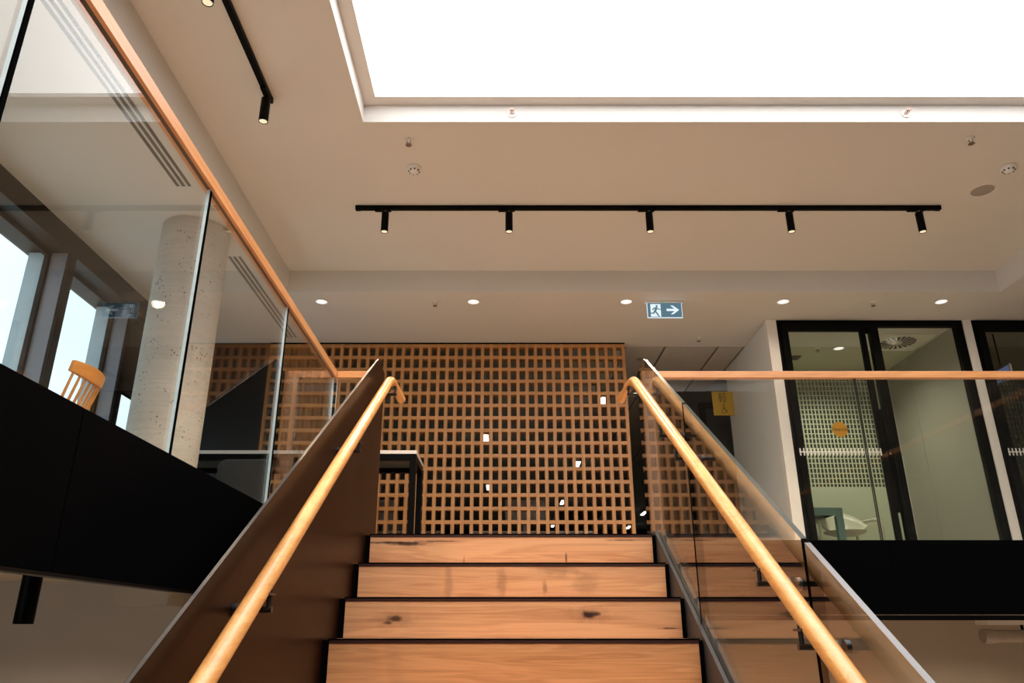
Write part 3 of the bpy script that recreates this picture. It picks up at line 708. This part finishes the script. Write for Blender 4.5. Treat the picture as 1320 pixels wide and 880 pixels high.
# ------------------------------------------------------------------ glass doors
def gdoor(n, X, lit, lab):
    d = thing('door_%d' % n, (X + .95, 7.17, FL), lab, kind='structure')
    y0, y1 = 7.12, 7.18
    fr = MB()
    fr.box(X, X + .055, y0, y1, FL, SO - .001); fr.box(X + 1.802, X + 1.882, y0, y1, FL, SO - .001); fr.box(X + .055, X + 1.802, y0, y1, 2.885, SO - .001)
    fr.box(X + .935, X + 1.02, y0, y1, FL, 2.885); fr.box(X + .055, X + .935, y0, y1, FL, FL + .05); fr.box(X + 1.02, X + 1.802, y0, y1, FL, FL + .05)
    fr.build('door_frame', 'frame_black', d, bevel=.0015)
    lf = MB(); l0, l1, ly0, ly1 = X + .034, X + .862, 7.075, 7.112
    lf.box(l0, l0 + .06, ly0, ly1, FL + .01, 2.885); lf.box(l1 - .052, l1, ly0, ly1, FL + .01, 2.885)
    lf.box(l0 + .06, l1 - .052, ly0, ly1, 2.815, 2.885); lf.box(l0 + .06, l1 - .052, ly0, ly1, FL + .01, FL + .09)
    lf.build('sliding_leaf', 'frame_black', d, bevel=.0015)
    MB().box(l1, X + .935, y0 + .02, y1 - .02, 2.815, 2.885).build('overpanel', 'frame_black', d)
    MB().box(l0 + .06, l1 - .052, 7.09, 7.098, FL + .09, 2.815, 0, edge=1, thin='y').build('pane', ['door_glass', 'glass_edge_dark'], d)
    MB().box(X + .83, X + .935, 7.145, 7.153, FL + .05, 2.815, 0, edge=1, thin='y').build('pane', ['door_glass', 'glass_edge_dark'], d)
    MB().box(X + 1.02, X + 1.802, 7.145, 7.153, FL + .05, 2.885, 0, edge=1, thin='y').build('pane', ['door_glass', 'glass_edge_dark'], d)
    for a, c, yf in ((l0 + .06, l1 - .052, 7.100), (X + .83, X + .935, 7.155)):
        MB().box(a, c, yf, yf + .0004, 1.262, 2.362).build('privacy_film', 'film_print', d)
    band = MB()
    zc = 1.587
    for a, c, yf in ((l0 + .0, l1 - .052, 7.0735), (X + .865, X + .935, 7.1435)):
        band.box(a, c, yf, yf + .0007, zc - .005, zc + .005)
        x = a + .005
        while x < c - .01:
            band.box(x, x + .012, yf - .0003, yf + .0006, zc - .035, zc + .035); x += .0345
    band.build('manifestation_band', 'white_trim', d)
    # long pull handle with two standoffs
    hx = l1 + .045
    h = MB().tube([(hx, 7.045, 1.02), (hx, 7.045, 2.02)], .010, 10)
    ph = h.build('pull_handle', 'black_metal', d, smooth=True)
    for z in (1.12, 1.90): MB().tube([(hx, 7.045, z), (l1 - .02, 7.075, z)], .007, 8).build('handle_standoff', 'black_metal', ph)
    MB().box(l1 - .012, l1 + .014, 7.06, 7.075, 1.02, 2.0).build('edge_pull', 'black_metal', d)
    return d
d1 = gdoor(1, 2.765, True, 'black framed sliding glass door of the lit meeting room')
d2 = gdoor(2, 4.735, False, 'black framed glass door of the dark room at the right edge')
# round orange room-name disc on the first door
disc = thing('door_sign', (3.222, 7.087, 1.807), 'round orange name disc stuck on the first glass door', 'sign')
MB().tube([(3.222, 7.089, 1.807), (3.222, 7.0865, 1.807)], .075, 32).build('disc', 'sign_orange', disc)
cu = bpy.data.curves.new('door_text', 'FONT'); cu.body = 'Neyron'; cu.size = .048; cu.align_x = 'CENTER'; cu.align_y = 'CENTER'; cu.extrude = .0004
to = bpy.data.objects.new('tmp_text', cu); C.objects.link(to)
dg = bpy.context.evaluated_depsgraph_get(); me = bpy.data.meshes.new_from_object(to.evaluated_get(dg)); bpy.data.objects.remove(to)
me.materials.clear(); me.materials.append(M['sign_ink'])
lo = bpy.data.objects.new('lettering', me); C.objects.link(lo); lo.parent = disc; lo.location = (0, -.0015, 0); lo.rotation_euler = (PI / 2, 0, 0)
# small tablet seen on the second door
tb = thing('hanging_screen', (5.19, 7.5, 2.43), 'small bluish screen hanging high behind the second glass door', 'screen')
MB().box(5.180, 5.184, 7.36, 7.66, 2.425, 2.555).build('screen', 'tablet_screen', tb)
MB().box(5.178, 5.20, 7.345, 7.36, 2.415, 2.565).box(5.178, 5.20, 7.36, 7.66, 2.415, 2.424).build('bezel', 'white_plastic', tb)
MB().box(5.186, 5.20, 7.361, 7.66, 2.426, 2.565).build('back_cover', 'frame_black', tb)
MB().tube([(5.193, 7.5, 2.565), (5.193, 7.5, SO)], .008, 8).build('hanger', 'frame_black', tb)

# ------------------------------------------------------------------ furniture
# bar table with black frame
bt = thing('high_table', (-2.0, 6.8, FL), 'long high table with white top and black frame before the screen', 'table')
bx0, bx1, by0, by1, bz = -3.2, -.745, 6.5, 7.12, 1.472
MB().box(bx0, bx1, by0, by1, bz - .030, bz).build('tabletop', 'table_white', bt, bevel=.002)
MB().box(bx0 + .005, bx1 - .005, by0 + .005, by0 + .055, bz - .085, bz - .031).box(bx0 + .005, bx1 - .005, by1 - .055, by1 - .005, bz - .085, bz - .031).box(bx1 - .055, bx1 - .005, by0 + .055, by1 - .055, bz - .085, bz - .031).build('frame', 'black_metal', bt, bevel=.001)
MB().box(bx0 + .01, bx1 - .06, by0 + .055, by1 - .055, bz - .040, bz - .031).build('underside_board', 'dark_underside', bt)
for lx in (bx0 + .03, bx1 - .03):
    for ly in (by0 + .03, by1 - .03): MB().box(lx - .026, lx + .026, ly - .026, ly + .026, FL, bz - .086).build('leg', 'black_metal', bt, bevel=.001)
# dark chairs in front of the table
def rrect(cx, cz, w, h, r, n=5):
    o = []
    for qx, qz, a0 in ((1, 1, 0), (-1, 1, PI / 2), (-1, -1, PI), (1, -1, 1.5 * PI)):
        for k in range(n + 1):
            a = a0 + PI / 2 * k / n; o.append((cx + qx * (w / 2 - r) + r * math.cos(a), cz + qz * (h / 2 - r) + r * math.sin(a)))
    return o
def dchair(loc, label):
    t = thing('upholstered_chair', loc, label, 'chair', 'dark upholstered chairs at the high table'); x, y, z = loc
    MB().prism(rrect(x, z + .60, .42, .36, .07), 1, y - .22, y - .18).build('backrest', 'fabric_black', t, bevel=.008, smooth=True)
    MB().prism(rrect(x, z + .60, .425, .365, .07), 1, y - .207, y - .193).build('piping', 'mullion_grey', t)
    MB().prism(rrect(x, y, .44, .42, .06), 2, z + .42, z + .48).build('seat', 'fabric_black', t, bevel=.012, smooth=True)
    for sx in (-1, 1):
        for sy in (-1, 1): MB().tube([(x + sx * .19, y + sy * .18, z), (x + sx * .15, y + sy * .14, z + .42)], [.010, .014], 10).build('leg', 'black_metal', t, smooth=True)
    return t
dc = dchair((-2.03, 6.15, FL), 'dark upholstered chair with rounded back left of the stair plate')
c2 = copy_tree(dc, None, (-2.72, 5.9, FL), 'dark upholstered chair turned sideways close to the concrete column'); c2.rotation_euler = (0, 0, .9)

# timber spindle-back chair, facing the windows
ch = thing('spindle_chair', (-2.60, 4.10, FL), 'golden timber chair with curved top rail and spindle back by the windows', 'chair')
cyc = 4.107; hw = .168
def arcx(s, base, bulge): return base + bulge * (1 - s * s)
outer = []; n = 16
vs = []; fs = []
th = .022
for k in range(n + 1):
    s = -1 + 2 * k / n; y = cyc + s * hw
    hgt = .062 + .020 * (1 - s * s)
    for (dxx, zz_) in ((0, 1.40), (-th, 1.40), (-th - .012, 1.40 - hgt), (-.012, 1.40 - hgt)):
        vs.append((arcx(s, -2.345, .036) + dxx, y, zz_ - .004 * s * s))
for k in range(n):
    for q in range(4): r_ = (q + 1) % 4; fs.append([k * 4 + q, k * 4 + r_, (k + 1) * 4 + r_, (k + 1) * 4 + q])
fs.append([3, 2, 1, 0]); fs.append([n * 4, n * 4 + 1, n * 4 + 2, n * 4 + 3])
b = MB(); b.add(vs, fs); b.build('top_rail', 'wood_chair', ch, bevel=.003)
for k in range(7):
    s = -.86 + 1.72 * k / 6
    MB().tube([(arcx(s, -2.345, .036) - .022, cyc + s * hw, 1.335), (arcx(s, -2.43, .03), cyc + s * .15, 1.12), (arcx(s, -2.505, .025), cyc + s * .135, .93)], [.0075, .009, .008], 10).build('spindle', 'wood_chair', ch, smooth=True)
MB().prism([(-2.47 - .40 * (1 - math.cos(t_ * PI / 10)) / 2, cyc + .20 * math.sin(t_ * PI / 10)) for t_ in range(0, 11)] + [(-2.47 - .40 * (1 + math.cos(t_ * PI / 10)) / 2, cyc - .20 * math.sin(t_ * PI / 10)) for t_ in range(1, 10)], 2, .90, .935).build('seat', 'wood_chair', ch, bevel=.004)
for sx, sy in ((-.12, -.12), (-.12, .12), (.12, -.12), (.12, .12)):
    MB().tube([(-2.67 + sx, cyc + sy, .905), (-2.67 + sx * 1.5, cyc + sy * 1.4, FL)], [.017, .011], 10).build('leg', 'wood_chair', ch, smooth=True)

# meeting room: teal framed table, cream armchair
mt = thing('meeting_table', (3.1, 8.3, FL), 'teal framed table behind the first glass door', 'table')
ty0, ty1, tx1, tz = 7.95, 8.70, 3.50, 1.195
MB().box(2.79, tx1, ty0, ty1, tz - .025, tz).build('tabletop', 'dark_underside', mt)
MB().box(2.79, tx1, ty0 - .012, ty0, tz - .075, tz + .004).build('apron', 'teal_paint', mt)
MB().box(tx1 - .07, tx1, ty0 - .011, ty0 + .05, FL, tz - .076).build('leg', 'teal_paint', mt)
MB().box(2.79, 2.85, ty0 - .011, ty0 + .05, FL, tz - .076).build('leg', 'teal_paint', mt)
MB().box(tx1 - .012, tx1, ty0 + .001, ty1, tz - .045, tz - .026).build('side_rail', 'dark_underside', mt)
ac = thing('armchair', (3.62, 8.28, FL), 'cream plastic armchair with looped arms beside the teal table', 'chair')
b = MB(); vs = []; fs = []; nu, nv = 16, 8
for i in range(nv + 1):
    for j in range(nu + 1):
        u = j / nu; v_ = i / nv
        a = PI * (u - .5) * 1.15
        r_ = .05 + .19 * v_
        vs.append((3.60 + r_ * math.sin(a) * 1.0, 8.22 + r_ * math.cos(a) * .95 - .03, FL + .47 + .26 * v_ ** 2.2 * (.35 + .65 * max(0, math.cos(a)))))
for i in range(nv):
    for j in range(nu): fs.append([i * (nu + 1) + j, i * (nu + 1) + j + 1, (i + 1) * (nu + 1) + j + 1, (i + 1) * (nu + 1) + j])
b.add(vs, fs); o = b.build('shell_back', 'chair_cream', ac, smooth=True)
md = o.modifiers.new('thick', 'SOLIDIFY'); md.thickness = .012
b = MB(); b.lathe([(0, .445), (.12, .45), (.20, .475), (.215, .495), (.19, .49), (0, .475)], 3.60, 8.18, 24, 0, FL); b.build('seat', 'chair_cream', ac, smooth=True)
for sx in (-1, 1):
    x = 3.60 + sx * .20
    MB().tube([(x, 8.34, FL + .595), (x + sx * .06, 8.25, FL + .61), (x + sx * .10, 8.10, FL + .61), (x + sx * .12, 8.03, FL + .58), (x + sx * .12, 8.02, FL + .5), (x + sx * .10, 8.03, FL)], [.012, .016, .018, .018, .016, .012], 12).build('arm', 'chair_cream', ac, smooth=True)
    MB().tube([(x * 1, 8.36, FL + .47), (x + sx * .05, 8.42, FL)], [.015, .011], 10).build('leg', 'chair_cream', ac, smooth=True)

# ------------------------------------------------------------------ lower storey fittings
pd = thing('pendant_spotlight', (-1.905, 3.22, .03), 'black cylinder light hanging below the left black fascia', 'light')
b = MB(); b.lathe([(0, .029), (.035, .029), (.037, .033), (.037, .275), (0, .275)], -1.905, 3.22, 28); b.build('housing', 'black_metal', pd, smooth=True)
MB().tube([(-1.905, 3.22, .275), (-1.905, 3.22, .295)], .012, 8).build('stem', 'black_metal', pd)
tag(MB().box(-2.31, -1.98, 4.75, 4.999, .145, .29).build('duct_box', 'wall_beige', base=(-2.15, 4.9, .145), bevel=.003), 'cream boxed duct below the left fascia near the stair plate', 'duct')
pp = thing('pipe_duct', (4.4, 6.1, -.08), 'grey pipe with end cap under the right fascia', 'pipe')
MB().tube([(3.62, 6.1, -.03), (5.6, 6.1, -.03)], .045, 20).build('pipe', 'galvanised', pp, smooth=True)
MB().tube([(3.59, 6.1, -.03), (3.66, 6.1, -.03)], .052, 20).build('end_cap', 'galvanised', pp, smooth=True)
MB().box(3.60, 5.6, 6.02, 6.18, .05, .12).build('casing', 'wall_white', pp, bevel=.003)
MB().tube([(4.6, 6.1, .12), (4.6, 6.1, .295)], .01, 8).tube([(3.9, 6.1, .12), (3.9, 6.1, .295)], .01, 8).tube([(3.9, 6.1, .05), (3.9, 6.1, .01)], .01, 8).build('hanger', 'black_metal', pp)

# ------------------------------------------------------------------ office behind the screen
def tube_light(x, y, label, first=None):
    if first: return copy_tree(first, None, (x, y, 2.86), label)
    t = thing('linear_light', (x, y, 2.86), label, 'light', 'bright linear lights in the office behind the screen')
    MB().box(x - .05, x + .05, y - .30, y + .30, 2.875, 2.915).build('housing', 'white_trim', t)
    MB().box(x - .038, x + .038, y - .29, y + .29, 2.862, 2.874).build('diffuser', 'tube_glow', t)
    MB().tube([(x, y - .25, 2.915), (x, y - .25, SO + .005)], .004, 6).tube([(x, y + .25, 2.915), (x, y + .25, SO + .005)], .004, 6).build('suspension', 'chrome', t)
    return t
tf = tube_light(1.34, 9.75, 'bright linear light seen high through the right of the screen')
tube_light(1.37, 13.9, 'bright linear light seen halfway down the right of the screen', tf)
tube_light(1.42, 18.2, 'small linear light seen low through the right of the screen', tf)
tube_light(1.45, 22.4, 'farthest linear light seen in the bottom row of the screen', tf)
tube_light(-.27, 11.9, 'bright linear light seen through the middle of the screen', tf)
tube_light(-.30, 16.2, 'linear light seen low through the middle of the screen', tf)
tube_light(-1.95, 9.7, 'linear light seen beside the top of the steel plate', tf)
tube_light(3.66, 20.0, 'linear light seen low in the gap right of the screen', tf)
tube_light(3.70, 22.8, 'lowest linear light in the gap right of the screen', tf)
def desk(x, y, label):
    t = thing('office_desk', (x, y, FL), label, 'desk', 'office desks behind the screen')
    MB().box(x - .8, x + .8, y - .35, y + .35, FL + .70, FL + .73).build('desktop', 'table_white', t)
    for sx in (-.74, .74): MB().box(x + sx - .02, x + sx + .02, y - .32, y + .32, FL, FL + .70).build('leg', 'black_metal', t)
    return t
def monitor(x, y, label):
    t = thing('monitor', (x, y, FL + .73), label, 'monitor', 'monitors on the office desks')
    MB().box(x - .27, x + .27, y - .015, y + .015, FL + .86, FL + 1.18).build('screen', 'grey_plastic', t, bevel=.004)
    MB().box(x - .03, x + .03, y - .01, y + .03, FL + .74, FL + .90).box(x - .1, x + .1, y - .08, y + .08, FL + .731, FL + .74).build('stand', 'grey_plastic', t)
for i, (x, y) in enumerate(((-1.6, 10.4), (.4, 10.4), (-1.6, 12.6))):
    desk(x, y, ('left office desk just behind the screen', 'right office desk just behind the screen', 'office desk deeper behind the screen')[i])
    monitor(x - .1, y, ('grey monitor on the left office desk behind the screen', 'grey monitor on the right office desk behind the screen', 'grey monitor on the deeper office desk')[i])

for o in bpy.data.objects:
    if '_w' in o: del o['_w']
